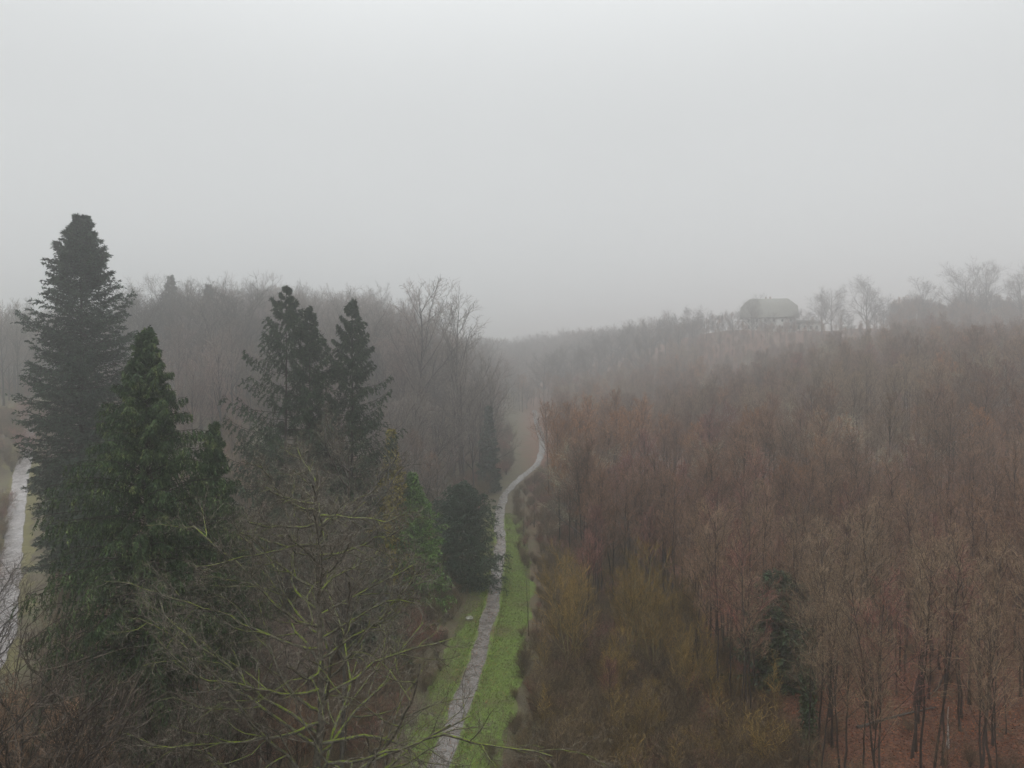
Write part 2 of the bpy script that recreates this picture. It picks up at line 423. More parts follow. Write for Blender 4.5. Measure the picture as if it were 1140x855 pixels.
def conifer(seed, H, Rm, base, nb, prof, el_lo, el_hi, curve, nl2, droop, ns, sl, sw, r0, l2f=.34, lean=(0, 0), hang=.2, ttip=.06, gaps=None):
    rs = np.random.RandomState(seed)
    g = Geo(); c = Geo()
    P, R = trunk_line(rs, H, r0, 18, .006, lean, ttip)
    g.tubes(P, R, 8)
    t = base + (1 - base) * ((np.arange(nb) + rs.rand(nb)) / nb) * .992
    if gaps is not None:
        keep = rs.rand(nb) < gaps(t); t = t[keep]; nb = len(t)
    p, d, r = sample(P, R, np.zeros(nb, int), t)
    az = np.arange(nb) * GOLD + rs.normal(0, .3, nb)
    sec = 1 + .20 * np.sin(az * 2 + t * 11) + .15 * np.sin(az * 3 - t * 23)
    L = Rm * np.array([prof(q) for q in t]) * rs.uniform(.72, 1.16, nb) * sec + .15
    el = np.radians(el_lo + (el_hi - el_lo) * (t - base) / (1 - base) + rs.normal(0, 6, nb))
    K = 7; pts = [p]; h = np.stack([np.cos(az), np.sin(az)], 1)
    for k in range(K - 1):
        e = el + np.radians(curve) * (k / (K - 2)) ** 1.5
        step = np.concatenate([h * np.cos(e)[:, None], np.sin(e)[:, None]], 1) + rs.normal(0, .06, (nb, 3))
        pts.append(pts[-1] + step * (L / (K - 1))[:, None])
    P1 = np.stack(pts, 1)
    r1 = np.minimum(np.maximum(r * .35, .02), .012 * L + .01)
    R1 = r1[:, None] * np.linspace(1, .25, K)[None]
    g.tubes(P1, R1, 4)
    # side twigs
    idx = np.repeat(np.arange(nb), nl2); cc = np.tile(np.arange(nl2), nb)
    tt = .12 + .88 * (cc + rs.rand(nb * nl2)) / nl2
    p2, d2, _ = sample(P1, R1, idx, tt)
    side = nrm(np.cross(d2, np.array([[0, 0, 1.]]))) * np.where(cc % 2, 1, -1)[:, None]
    dd = nrm(d2 * .75 + side * .8 + rs.normal(0, .18, p2.shape) + [0, 0, -droop])
    L2 = (L[idx] * l2f * (1.15 - .75 * tt) + .12) * rs.uniform(.6, 1.2, len(idx))
    pts = [p2]; cur = dd
    for k in range(3):
        cur = nrm(cur + [0, 0, -hang]); pts.append(pts[-1] + cur * (L2 / 3)[:, None])
    P2 = np.stack(pts, 1); R2 = np.full(P2.shape[:2], .008)
    g.tubes(P2[::2], R2[::2], 3)
    idx = np.repeat(np.arange(len(P2)), ns)
    t3 = rs.rand(len(idx))
    p3, d3, _ = sample(P2, R2, idx, t3)
    D = nrm(d3 + rs.normal(0, .55, p3.shape) + [0, 0, -hang])
    c.blades(p3, D, sl * rs.uniform(.6, 1.3, len(idx)), sw * rs.uniform(.6, 1.3, len(idx)), rs)
    # along outer main branches
    n4 = nb * 10; idx = np.repeat(np.arange(nb), 10); t4 = rs.uniform(.3, 1, n4)
    p4, d4, _ = sample(P1, R1, idx, t4)
    c.blades(p4, nrm(d4 + rs.normal(0, .5, p4.shape)), sl * rs.uniform(.6, 1.2, n4), sw * rs.uniform(.6, 1.3, n4), rs)
    # leader
    n5 = 16; p5, d5, _ = sample(P, R, np.zeros(n5, int), rs.uniform(.97, 1, n5))
    c.blades(p5, nrm(d5 + rs.normal(0, .3, p5.shape)), .7 * sl * rs.uniform(.6, 1.2, n5), sw * rs.uniform(.6, 1.2, n5), rs)
    return g, c

# ------------------------------------------------------------------ prototypes of the bare trees
SPEC = {   # species: (shape, bark, twig, variants, natural height)
    'wood': ('pole', 'bark', 'twig', 5, 20.), 'pink': ('pole', 'bark', 'twig_pink', 2, 20.), 'russet': ('pole', 'bark', 'twig_russet', 2, 20.),
    'slim': ('slim', 'bark', 'twig', 6, 18.), 'slimred': ('slim', 'bark', 'twig_pink', 2, 18.),
    'greytop': ('broad', 'bark_grey', 'twig_grey', 2, 21.), 'ridge': ('broad', 'bark', 'twig_hill', 4, 21.), 'hill': ('tall', 'bark', 'twig_hill', 5, 26.5),
    'yellow': ('willow', 'bark_olive', 'twig_yellow', 2, 12.5), 'shrub': ('shrub', 'bark', 'twig_brush', 3, 3.), 'redshrub': ('shrub', 'bark', 'twig_pink', 2, 3.),
    'yshrub': ('shrub', 'bark_olive', 'twig_yellow', 1, 3.), 'sapling': ('sapling', 'bark', 'twig_brush', 3, 7.), 'ysapling': ('sapling', 'bark_olive', 'twig_yellow', 2, 7.)}
PROTO = {}
seed = 100
for sp, (shape, bk, tw, nv, H) in SPEC.items():
    for v in range(nv):
        seed += 7
        tm, cm, _ = bare_mesh(seed, shape, M[bk], M[tw], sp + str(v))
        PROTO[(sp, v)] = [tm, cm, None, None]      # meshes, then first placed trunk and crown
# beech that keeps its dead leaves
for v in range(2):
    rs0 = np.random.RandomState(900 + v)
    tm, cm, (P4, R4) = bare_mesh(950 + v, 'pole', M['bark'], M['twig_russet'], 'leafy' + str(v))
    PROTO[('leafy', v)] = [tm, cm, None, None]
    gl = Geo(); idx = rs0.randint(0, len(P4), 9000); p, d, _ = sample(P4, R4, idx, rs0.rand(9000))
    gl.blades(p, nrm(d + rs0.normal(0, .8, p.shape) + [0, 0, -.4]), np.full(9000, .13), np.full(9000, .09), rs0)
    PROTO[('leafy', v)].append(gl.mesh('dead_leaves', M['leaf_russet']))
for v in range(3):
    tm, cm, _ = bare_mesh(850 + v, 'broad', M['bark'], M['twig_dark'], 'wiry' + str(v))
    PROTO[('wiry', v)] = [tm, cm, None, None]
SPEC['wiry'] = ('broad', 'bark', 'twig_dark', 3, 21.)
SPEC['leafy'] = ('pole', 'bark', 'twig_russet', 2, 20.)

def place(sp, v, x, y, H, rz, name, label, cat='tree', group=None, tilt=(0, 0), names=('trunk', 'crown')):
    pr = PROTO[(sp, v)]
    z = gz(x, y)
    r = empty(name, (x, y, z - .05), rz, H / SPEC[sp][4], tilt)
    tag(r, label, cat, group)
    a = obj(names[0], pr[0], r); b = obj(names[1], pr[1], r)
    if len(pr) > 4: obj('dead_leaves', pr[4], r)
    if pr[2] is None: pr[2], pr[3] = a, b
    return r

# ------------------------------------------------------------------ the conifers and other marked trees
def put(name, geos, mats, loc, label, cat='tree', rz=0, sc=1, names=('trunk', 'foliage'), extra=()):
    r = empty(name, (loc[0], loc[1], gz(loc[0], loc[1]) - .1), rz, sc)
    tag(r, label, cat)
    for n_, g_, m_, s_ in zip(names, geos, mats, (True, False)):
        obj(n_, g_.mesh(n_, m_, s_), r)
    return r

def tall_prof(t):   # broad shoulder, full to low down, blunt top
    return float(np.interp(t, [0, .3, .63, .775, .86, .91, .955, 1], [.8, 1, 1, .90, .68, .50, .28, .05]))
x, y = -54, 95
H = 53.0 - gz(x, y)
g1, c1 = conifer(11, H, 5.5, .15, 460, tall_prof, -12, 30, 14, 20, .10, 20, .40, .13, .55, .38, (.006, 0), .10, gaps=lambda t: np.where((t > .70) & (t < .80), .6, .97))
put('fir_tree', (g1, c1), (M['bark'], M['fir']), (x, y), 'very tall dark fir with layered branches, the highest tree, rising behind the drooping green conifer')

def weep_prof(t):
    return float(np.interp(t, [0, .35, .6, .8, .92, 1], [.95, 1, .82, .45, .20, .03]))
x, y = -24.5, 51
H = 37.2 - gz(x, y)
g1, c1 = conifer(12, H, 6.9, .27, 360, weep_prof, -5, 48, -28, 24, .62, 27, .25, .058, .42, .28, (0, 0), .55)
put('drooping_conifer', (g1, c1), (M['bark'], M['cypress']), (x, y), 'broad dark green conifer with hanging foliage and paler shoot tips, nearest large evergreen')
x, y = -23, 56
g1, c1 = conifer(13, 30.5 - gz(x, y) , 4.6, .4, 150, weep_prof, 0, 48, -28, 22, .6, 24, .25, .058, .3, .30, (.03, 0), .55)
put('drooping_conifer', (g1, c1), (M['bark'], M['cypress']), (x, y), 'smaller drooping conifer pressed against the flank of the broad dark green one')

def spr_prof(t):
    return float(np.interp(t, [0, .4, .6, .75, .85, .93, .97, 1], [1, 1, .92, .74, .54, .30, .13, .02]))
for (x, y, top, Rm, sd, ln, lab) in ((-25.3, 85, 43.4, 7.0, 21, (0, 0), 'ragged dark spruce with pointed top and upturned branch tips, tallest of the close three'),
                                 (-23.0, 86.5, 41.2, 4.4, 22, (.0, 0), 'dark spruce stem crowded between the ragged spruce and its slimmer neighbour'),
                                 (-18.4, 87.5, 42.2, 4.8, 23, (.0, 0), 'slimmer dark spruce standing just beside the ragged spruce pair, facing the path')):
    H = top - gz(x, y)
    g1, c1 = conifer(sd, H, Rm, .16, 210, spr_prof, -18, 18, 40, 18, .34, 26, .36, .08, .36, .27, ln, .42, gaps=lambda t: np.where(t > .6, .7, 1.))
    put('spruce_tree', (g1, c1), (M['bark'], M['spruce']), (x, y), lab)

def cone_prof(t): return float(np.interp(t, [0, .15, .5, 1], [.85, 1, .72, .04]))
def round_prof(t): return float(np.interp(t, [0, .2, .55, .85, 1], [.85, 1, .85, .5, .12]))
small = [
    # name, x, y, top z, R, prof, mat, seed, label
    ('golden_conifer', -16.3, 103, 25.6, 2.9, cone_prof, 'gold', 31, 'slim golden olive conifer beside the bright green one'),
    ('golden_conifer', -17.6, 99, 20.0, 2.6, cone_prof, 'gold', 32, 'lower golden olive conifer half hidden behind the mossy bare tree'),
    ('green_conifer', -13.6, 104, 19.4, 5.3, cone_prof, 'green', 33, 'bright green conical conifer between the golden and the blackish evergreens'),
    ('dark_evergreen', -7.6, 117, 15.4, 6.0, round_prof, 'bluegreen', 34, 'squat blackish blue-green evergreen overhanging the edge of the footpath'),
    ('dark_evergreen', -1.5 - 4.6, 199, 22.5, 2.6, cone_prof, 'bluegreen', 35, 'slim dark evergreen at the foot of the hillside where the path bends'),
    ('dark_evergreen', -26, 70, 19.0, 3.8, round_prof, 'spruce', 36, 'low dark evergreen behind the limbs of the mossy bare tree'),
    ('dark_evergreen', -15.5, 83, 13.0, 3.6, round_prof, 'spruce', 37, 'low dark evergreen under the slimmer spruce near the red-brown brush'),
    ('hazy_conifer', -135, 300, 68, 8.5, cone_prof, 'fir', 38, 'hazy pointed conifer rising above the bare crowns on the left hilltop'),
    ('hazy_conifer', 243, 448, 64, 7, cone_prof, 'fir', 39, 'lone dark conical conifer on the ridge beside the big bare crowns'),
    ('hazy_conifer', -122, 305, 65, 8.0, cone_prof, 'fir', 40, 'second hazy conifer just beside the pointed one on the left hilltop'),
    ('dark_evergreen', 27.2, 77, 13.2, 3.9, round_prof, 'ivy', 41, 'dark green holly among bare poles on the leaf-strewn slope'),
    ('dark_evergreen', -158, 222, 34, 5, round_prof, 'bluegreen', 42, 'rounded dark evergreen at the edge of the pale meadow'),
]
for (nm, x, y, top, Rm, pf, mt, sd, lab) in small:
    H = top - gz(x, y); far = y > 180
    g1, c1 = conifer(sd, H, Rm, .04, 230 if not far else 90, pf, 0, 35, 6, 14, .18, 15, .42 if not far else .9, .13 if not far else .3, .14, .36, (0, 0), .2)
    put(nm, (g1, c1), (M['bark'], M[mt]), (x, y), lab)

# mossy bare tree in the foreground
def mossy_tree(seed, H, r0, nb, t0, Lf, lean=(0, 0), up=.045):
    rs = np.random.RandomState(seed)
    g = Geo(); c = Geo()
    P, R = trunk_line(rs, H, r0, 16, .02, lean, .16)
    g.tubes(P, R, 10)
    P1, R1 = grow(rs, P, R, nb, t0, .97, 68, 10, Lf, 14, .16, up, .54, .07, .25)
    g.tubes(P1, R1, 7)
    P2, R2 = grow(rs, P1, R1, 8, .22, 1, 42, 12, lambda t: .42 * (1.3 - .7 * t), 8, .17, .03, .6, .026, flat=.3)
    g.tubes(P2, R2, 5)
    P3, R3 = grow(rs, P2, R2, 6, .12, 1, 44, 14, lambda t: .42 * (1.3 - .7 * t), 5, .18, .02, .55, .011)
    P4, R4 = grow(rs, P3, R3, 5, .1, 1, 44, 14, lambda t: .55 + 0 * t, 4, .18, .01, .7, .0075)
    c.tubes(P3, R3, 4); c.tubes(P4, R4, 3)
    P5, R5 = grow(rs, P4, R4, 2, .2, 1, 44, 14, lambda t: .7 + 0 * t, 3, .16, 0, .8, .0055); c.tubes(P5, R5, 3)
    return g, c
x, y = -9.2, 36
g1, c1 = mossy_tree(51, 29.8 - gz(x, y), .38, 44, .42, lambda t: .30 * (1.2 - t) / .6)
put('mossy_tree', (g1, c1), (M['mossy_bark'], M['lichen_twig']), (x, y), 'large bare tree with bright moss on its spreading limbs and pale lichened twigs', names=('trunk', 'crown'))
x, y = -11.5, 52
g1, c1 = mossy_tree(52, 28.5 - gz(x, y), .22, 24, .5, lambda t: .26 * (1.3 - t) / .6, up=.08)
put('mossy_tree', (g1, c1), (M['bark_grey'], M['lichen_twig']), (x, y), 'pale grey bare tree whose forked top stands before the dark spruces', names=('trunk', 'crown'))
x, y = -4.6, 30
g1, c1 = mossy_tree(53, 15.2, .16, 22, .45, lambda t: .42 * (1.25 - t) / .6, lean=(.04, .05))
put('mossy_tree', (g1, c1), (M['mossy_bark'], M['lichen_twig']), (x, y), 'low mossy bare tree reaching its thin branches over the near end of the footpath', names=('trunk', 'crown'))

# ivy clad trunk on the right slope
r = place('slim', 0, 24.6, 63, 18, 1.2, 'ivy_clad_tree', 'bare tree whose trunk is wrapped in dark ivy, in front of the holly')
rs = np.random.RandomState(61); gi = Geo(); n = 5000
t = rs.rand(n) ** .8 * .55; tz = t * 20; a = rs.uniform(0, 2 * np.pi, n); rr = .15 + rs.rand(n) ** 2 * (.75 - .6 * t)
gi.blades(np.stack([np.cos(a) * rr, np.sin(a) * rr, tz], 1), rs.normal(0, 1, (n, 3)) + [0, 0, -.4], np.full(n, .24), np.full(n, .19), rs)
obj('ivy', gi.mesh('ivy', M['ivy']), r)

# ------------------------------------------------------------------ single bare trees that stand out
rs = np.random.RandomState(5)
singles = [
    # species, v, x, y, top z, name, label
    ('wiry', 0, 213, 456, 81, 'round crowned bare tree standing alone on the ridge between house and conifer'),
    ('wiry', 1, 193, 458, 77, 'bare tree with a narrow upright crown beside the low wing of the house'),
    ('wiry', 2, 184, 452, 72, 'smaller bare tree in front of the low wing of the house'),
    ('wiry', 0, 143, 452, 70, 'tall bare tree at the gable end of the big-roofed house'),
    ('wiry', 1, 268, 450, 88, 'largest hazy bare crown of the ridge group past the lone conical conifer'),
    ('wiry', 2, 285, 455, 89, 'many-stemmed pale bare crown in the middle of the ridge group'),
    ('wiry', 0, 302, 450, 87, 'bare crown at the outer end of the ridge group by the frame edge'),
    ('wiry', 0, 250, 462, 80, 'lower bare crown starting the ridge group behind the conical conifer'),
    ('greytop', 0, 57, 160, 22.5, 'pale grey-green fan shaped bare crown standing out of the brown hillside wood'),
    ('greytop', 1, 57, 112, 20.5, 'pale olive bare crown above the leaf litter slope, near the ivy clad tree'),
    ('greytop', 1, 35, 128, 19.5, 'olive grey bare tree between the russet alders and the fan shaped crown'),
    ('wiry', 0, -19.5, 31, 20.5, 'dark bare tree near the camera with wiry branches crossing the pale road'),
    ('wiry', 2, -27, 41, 18.5, 'dark bare tree at the foot of the nearest drooping conifer, by the pale road'),
    ('wiry', 1, -14.5, 33, 17.5, 'low dark bare tree below the drooping conifer, nearest the viewpoint'),
    ('ridge', 1, -52, 76, 14.0, 'small bare tree on the verge of the pale gravel road'),
    ('leafy', 0, 38, 101, 14.5, 'small beech still holding dry orange-brown leaves'),
    ('leafy', 1, 33.5, 92, 12, 'lower beech with rusty leaves beside the holly'),
    ('leafy', 1, 12.0, 122, 15, 'russet leafed tree near the brook behind the yellow willows'),
    ('hill', 0, -24, 205, 52, 'tall fan crowned bare tree on the brow of the left hill over the path'),
    ('hill', 1, -14, 208, 47, 'bare tree at the end of the left hill above the path bend'),
]
def topz(x, y, top): return top - gz(x, y)
for (sp, v, x, y, top, lab) in singles:
    place(sp, v, x, y, topz(x, y, top), rs.rand() * 6.28, 'bare_tree' if sp != 'leafy' else 'leafy_beech', lab)
# white stemmed birch in the wood
tm, cm, _ = bare_mesh(777, 'pole', M['bark_birch'], M['twig_pink'], 'birch')
PROTO[('birch', 0)] = [tm, cm, None, None]; SPEC['birch'] = ('pole', '', '', 1, 20.)
place('birch', 0, 44, 155, topz(44, 155, 24.5), 1, 'birch_tree', 'pale stemmed birch rising out of the brown hillside wood')
# red leafed alders in the middle
alders = [(9.5, 150, 21.5), (14.5, 154, 23), (20, 150, 23.2), (25, 156, 23), (12, 168, 24), (18, 172, 25), (28, 168, 25), (24.5, 180, 26), (8.5, 136, 17), (9, 185, 23), (11, 200, 22), (33, 160, 22)]
for k, (x, y, top) in enumerate(alders):
    place('russet', k % 2, x, y, topz(x, y, top), rs.rand() * 6.28, 'alder_tree', 'orange-brown twigged alder in the clump right of the path bend', group='russet alders right of the path')
pinks = [(9.0, 92, 13.0), (11.0, 100, 15.0), (17.5, 96, 15), (9.0, 70, 7.0), (18, 118, 18.5), (22, 121, 18), (15.5, 124, 17), (26, 116, 18), (20, 128, 18)]
for k, (x, y, top) in enumerate(pinks):
    place('pink', k % 2, x, y, topz(x, y, top), rs.rand() * 6.28, 'red_twigged_tree', 'reddish twigged tree between the ochre willows and the russet alders', group='reddish trees before the alders')
yel = [(6.3, 82, 12.2), (12.8, 82, 13.4), (14.8, 79, 11.5), (10.0, 74, 7.5), (16.8, 73, 8.5), (11.5, 65, 6.5), (19.5, 84, 10.5)]
for k, (x, y, top) in enumerate(yel):
    lab = {0: 'yellow twigged willow nearest the grass verge, below the reddish trees', 1: 'tallest ochre willow with long bare stems beside the brook', 6: 'ochre willow at the edge of the open leaf litter'}.get(k, 'low yellow-brown willow in the thicket along the brook')
    place('yellow', k % 2, x, y, topz(x, y, top), rs.rand() * 6.28, 'willow_tree', lab, group='yellow willows along the brook')
# thin poles by the path
for k, (x, y, h, ln, lab) in enumerate([(2.1, 96, 9, .05, 'thin leaning dead stem between the grass verge and the brush'), (2.4, 150, 13, 0, 'dark thin pole tree in the gap beside the path before the bend'),
                                   (4.6, 158, 14, .01, 'second dark pole tree nearer the alders beside the path')]):
    g1 = Geo(); P, R = trunk_line(rs, h, .07, 10, .015, (-ln, 0)); g1.tubes(P, R, 6)
    P1, R1 = grow(rs, P, R, 14, .35, 1, 55, 12, lambda t: .10 * (1.2 - t) + .02, 4, .1, .05, .4, .012)
    c2 = Geo(); c2.tubes(P1, R1, 3)
    put('pole_tree', (g1, c2), (M['bark'], M['twig']), (x, y), lab, names=('trunk', 'crown'))

# rows of larger crowns that draw the skyline
rw = np.random.RandomState(77)
for px in range(412, 590, 15):
    y = rw.uniform(196, 226); xx = (px - 570) / 845 * y
    if xx > path_x(y) - 5: continue
    tp = np.interp(px, [410, 430, 470, 520, 560, 590], [332, 338, 352, 366, 368, 392]) + rw.uniform(-4, 8)
    H = min(35 + (400 - tp) / 845 * y - gz(xx, y), 31)
    place('hill' if rw.rand() < .45 else 'wiry', rw.randint(3), xx, y, H, rw.rand() * 6.28, 'hill_tree', 'large bare tree on the brow of the hill between the spruces and the path', group='large trees on the brow of the left hill')
for px in list(range(140, 292, 17)) + [4, 22]:
    y = rw.uniform(225, 262); xx = (px - 570) / 845 * y
    tp = np.interp(px, [0, 30, 140, 200, 260, 290], [356, 345, 334, 322, 324, 336]) + rw.uniform(-4, 9)
    H = min(35 + (400 - tp) / 845 * y - gz(xx, y), 34)
    place('wiry' if rw.rand() < .6 else 'hill', rw.randint(3), xx, y, H, rw.rand() * 6.28, 'hill_tree', 'large bare tree on the hazy hilltop between the tall fir and the spruces' if px > 100 else 'large bare crown on the hilltop at the outer side of the tall fir', group='large trees on the left hilltop')
for px in list(range(606, 830, 15)):
    y = rw.uniform(432, 480); xx = (px - 570) / 845 * y
    tp = np.interp(px, [600, 650, 700, 750, 800, 830], [371, 366, 360, 350, 350, 352]) + rw.uniform(-5, 8)
    H = min(max(35 + (400 - tp) / 845 * y - gz(xx, y), 9), 30)
    place('wiry', rw.randint(3), xx, y, H, rw.rand() * 6.28, 'ridge_tree', 'hazy bare tree on the far skyline between the valley gap and the house', group='trees on the far skyline')

for (xx, y, H) in ((147, 462, 15), (153, 458, 11), (159, 463, 12.5), (168, 459, 11), (176, 464, 14), (182, 466, 12), (201, 463, 15), (207, 468, 12), (221, 462, 17), (228, 466, 20), (236, 460, 18)):
    place('wiry', rw.randint(3), xx, y, H, rw.rand() * 6.28, 'garden_tree', 'slight bare tree screening the white walls along the foot of the house', group='small trees round the house')

# ------------------------------------------------------------------ the woods
rs = np.random.RandomState(42)
W = []   # (score, species, x, y, H)
def jitter(x0, x1, y0, y1, s):
    out = []
    for yy_ in np.arange(y0, y1, s):
        for xx_ in np.arange(x0, x1, s):
            out.append((xx_ + rs.uniform(-.5, .5) * s, yy_ + rs.uniform(-.5, .5) * s))
    return out
def inview(x, y, m=1.12): return abs(x) < .675 * y * m + 6
def clear_path(x, y, r, H):
    """leave the line of the footpath open to the viaduct"""
    q = x / y
    if y < 440 and abs(x - path_x(y)) < 3.5 + r: return False
    if 100 < y < 420 and -.036 < (x - r * .9) / y < .050 and x > path_x(y): return False
    if y < 420 and x < path_x(y) and (x + r) / y > -.012 and y > 120: return False
    return True
for (x, y) in jitter(12, 82, 52, 108, 3.1) + jitter(4, 400, 106, 525, 5.0):        # right slope
    if not inview(x, y): continue
    u = x - path_x(y); d = math.hypot(x, y)
    if y < 60 and x < 18: continue
    if abs(x - .355 * y) < 1.7 and y < 80: continue
    if x < 19 and y < 100: continue
    if y > 110 and rs.rand() < .15: continue
    # clearings round the house
    if 138 < x < 232 and 452 < y < 500: continue
    if .27 < x / y < .48 and y > 498: continue
    if not clear_path(x, y, 2.5, 20): continue
    if abs(x - 25) < 5 and abs(y - 160) < 22: continue
    H = rs.uniform(13, 21.5)
    if y > 300 and .25 < x / y < .5: H = rs.uniform(10, 13.5) if y < 400 else rs.uniform(8, 12)
    if y > 430 and x / y <= .27: H = rs.uniform(6, 12)
    if y < 95: H = rs.uniform(16, 20)
    sp = 'wood'
    q = rs.rand()
    if q < .03: sp = 'pink'
    elif q < .08: sp = 'russet'
    elif q < .13 and y > 90: sp = 'ridge'; H *= .9
    elif q < .18 and y > 100: sp = 'greytop'; H *= .9
    if y < 108:
        sp = 'slim' if sp in ('wood', 'greytop', 'ridge') else 'slimred'; H = rs.uniform(13.5, 19.5)
        if rs.rand() < .12: H *= .6
    if 300 < y and x / y > .55: H *= rs.uniform(.75, 1.15)
    W.append([H / d, sp, x, y, H])
for (x, y) in jitter(-300, 0, 172, 430, 8.0):        # left hill
    if not inview(x, y): continue
    if not clear_path(x, y, 3.0, 24): continue
    if x < -100 and y < 252: continue
    if rs.rand() < .1: continue
    H = (rs.uniform(19, 30) if rs.rand() < .6 else rs.uniform(14, 20)) * (1 if x - path_x(y) < -16 else .85)
    if y > 240: H *= rs.uniform(.95, 1.12)
    W.append([H / math.hypot(x, y), 'hill' if rs.rand() < .75 else 'ridge', x, y, H])
for (x, y) in jitter(-330, -95, 252, 420, 9):
    pass
for (x, y) in jitter(-90, -10, 62, 172, 6.5):      # garden side, small bare trees
    if not inview(x, y) or not clear_path(x, y, 2.5, 15): continue
    if x - path_x(y) > -9 or (-.21 < x / y < 0 and y < 125): continue
    if abs(x - np.interp(y, [30, 62, 82, 102, 132, 172], [-44, -50, -55, -66, -84, -106])) < 8: continue
    if x < -.52 * y and rs.rand() < .75: continue
    if rs.rand() < .3: continue
    H = rs.uniform(7, 15) if y < 130 else rs.uniform(12, 19)
    W.append([H / math.hypot(x, y), 'ridge' if rs.rand() < .5 else 'wood', x, y, H])
for (x, y) in jitter(-120, -6, 20, 62, 5.5):   # near thicket under the camera
    if not inview(x, y, 1.1) or x - path_x(y) > -6: continue
    if y < 26 or rs.rand() < .35: continue
    # the visible cone starts well below the camera: tops stay low
    zmax = 35 - .30 * y - rs.uniform(1, 8)
    if x > -.62 * y: zmax = min(zmax, 35 - .42 * y)
    H = min(rs.uniform(9, 17), zmax)
    if H < 6: continue
    W.append([H / math.hypot(x, y), 'wood' if rs.rand() < .5 else 'wiry', x, y, H])
for (x, y) in jitter(-480, 560, 430, 840, 9.5):      # far woods
    if not inview(x, y, 1.05): continue
    if 30 < x < 140 and 410 < y < 440: continue
    if x > path_x(y) and y < 525: continue
    if .25 < x / y and y < 900: continue
    H = rs.uniform(13, 24)
    W.append([H / math.hypot(x, y), 'ridge' if rs.rand() < .6 else 'hill', x, y, H])
W.sort(key=lambda w: -w[0])

def zone(x, y, sp, H):
    u = x - path_x(y)
    colr = {'wood': 'brown', 'pink': 'reddish', 'russet': 'russet', 'ridge': 'spreading', 'hill': 'tall', 'greytop': 'pale-twigged', 'wiry': 'wiry', 'slim': 'brown', 'slimred': 'reddish'}[sp]
    if x > 0:
        if y < 72: return ('dark bare %s tree with a slender stem rising from the nearest red-brown leaf litter' % colr, 'slender trees on the leaf-strewn slope')
        if y < 95: return ('bare %s tree with a slender stem further up the leaf-strewn slope' % colr, 'slender trees higher on the leaf-strewn slope')
        if y < 130: return ('bare %s tree in the dense twiggy wood behind the open leaf litter' % colr, 'trees of the dense wood behind the litter')
        return ('bare %s tree of the hazy wood climbing towards the ridge' % colr, 'trees of the wood climbing to the ridge')
    if y < 62: return ('low bare %s tree in the dark thicket round the foreground conifer' % colr, 'bare trees of the foreground thicket')
    if y < 172: return ('small bare %s tree between the dark conifers and the left hill' % colr, 'small bare trees behind the conifers')
    return ('bare %s tree on the hazy left hill above the footpath' % colr, 'bare trees on the left hill')

rest = []; n_ind = 0; cnt = {}
for (sc, sp, x, y, H) in W:
    nv = SPEC[sp][3]; v = rs.randint(nv)
    shown = abs(x) < .665 * y and (35 - (gz(x, y) + H)) / y < .525
    if n_ind < 250 and shown:
        lab, grp = zone(x, y, sp, H)
        place(sp, v, x, y, H, rs.rand() * 6.28, 'bare_tree', lab, group=grp + ' (' + {'wood': 'brown', 'pink': 'reddish', 'russet': 'russet', 'ridge': 'spreading', 'hill': 'tall', 'greytop': 'pale-twigged', 'wiry': 'wiry', 'slim': 'brown', 'slimred': 'reddish'}[sp] + ')',
              tilt=(rs.normal(0, .035), rs.normal(0, .035)))
        n_ind += 1
    else:
        rest.append((sp, v, x, y, H))
print('woods', len(W), 'individual', n_ind, 'rest', len(rest))

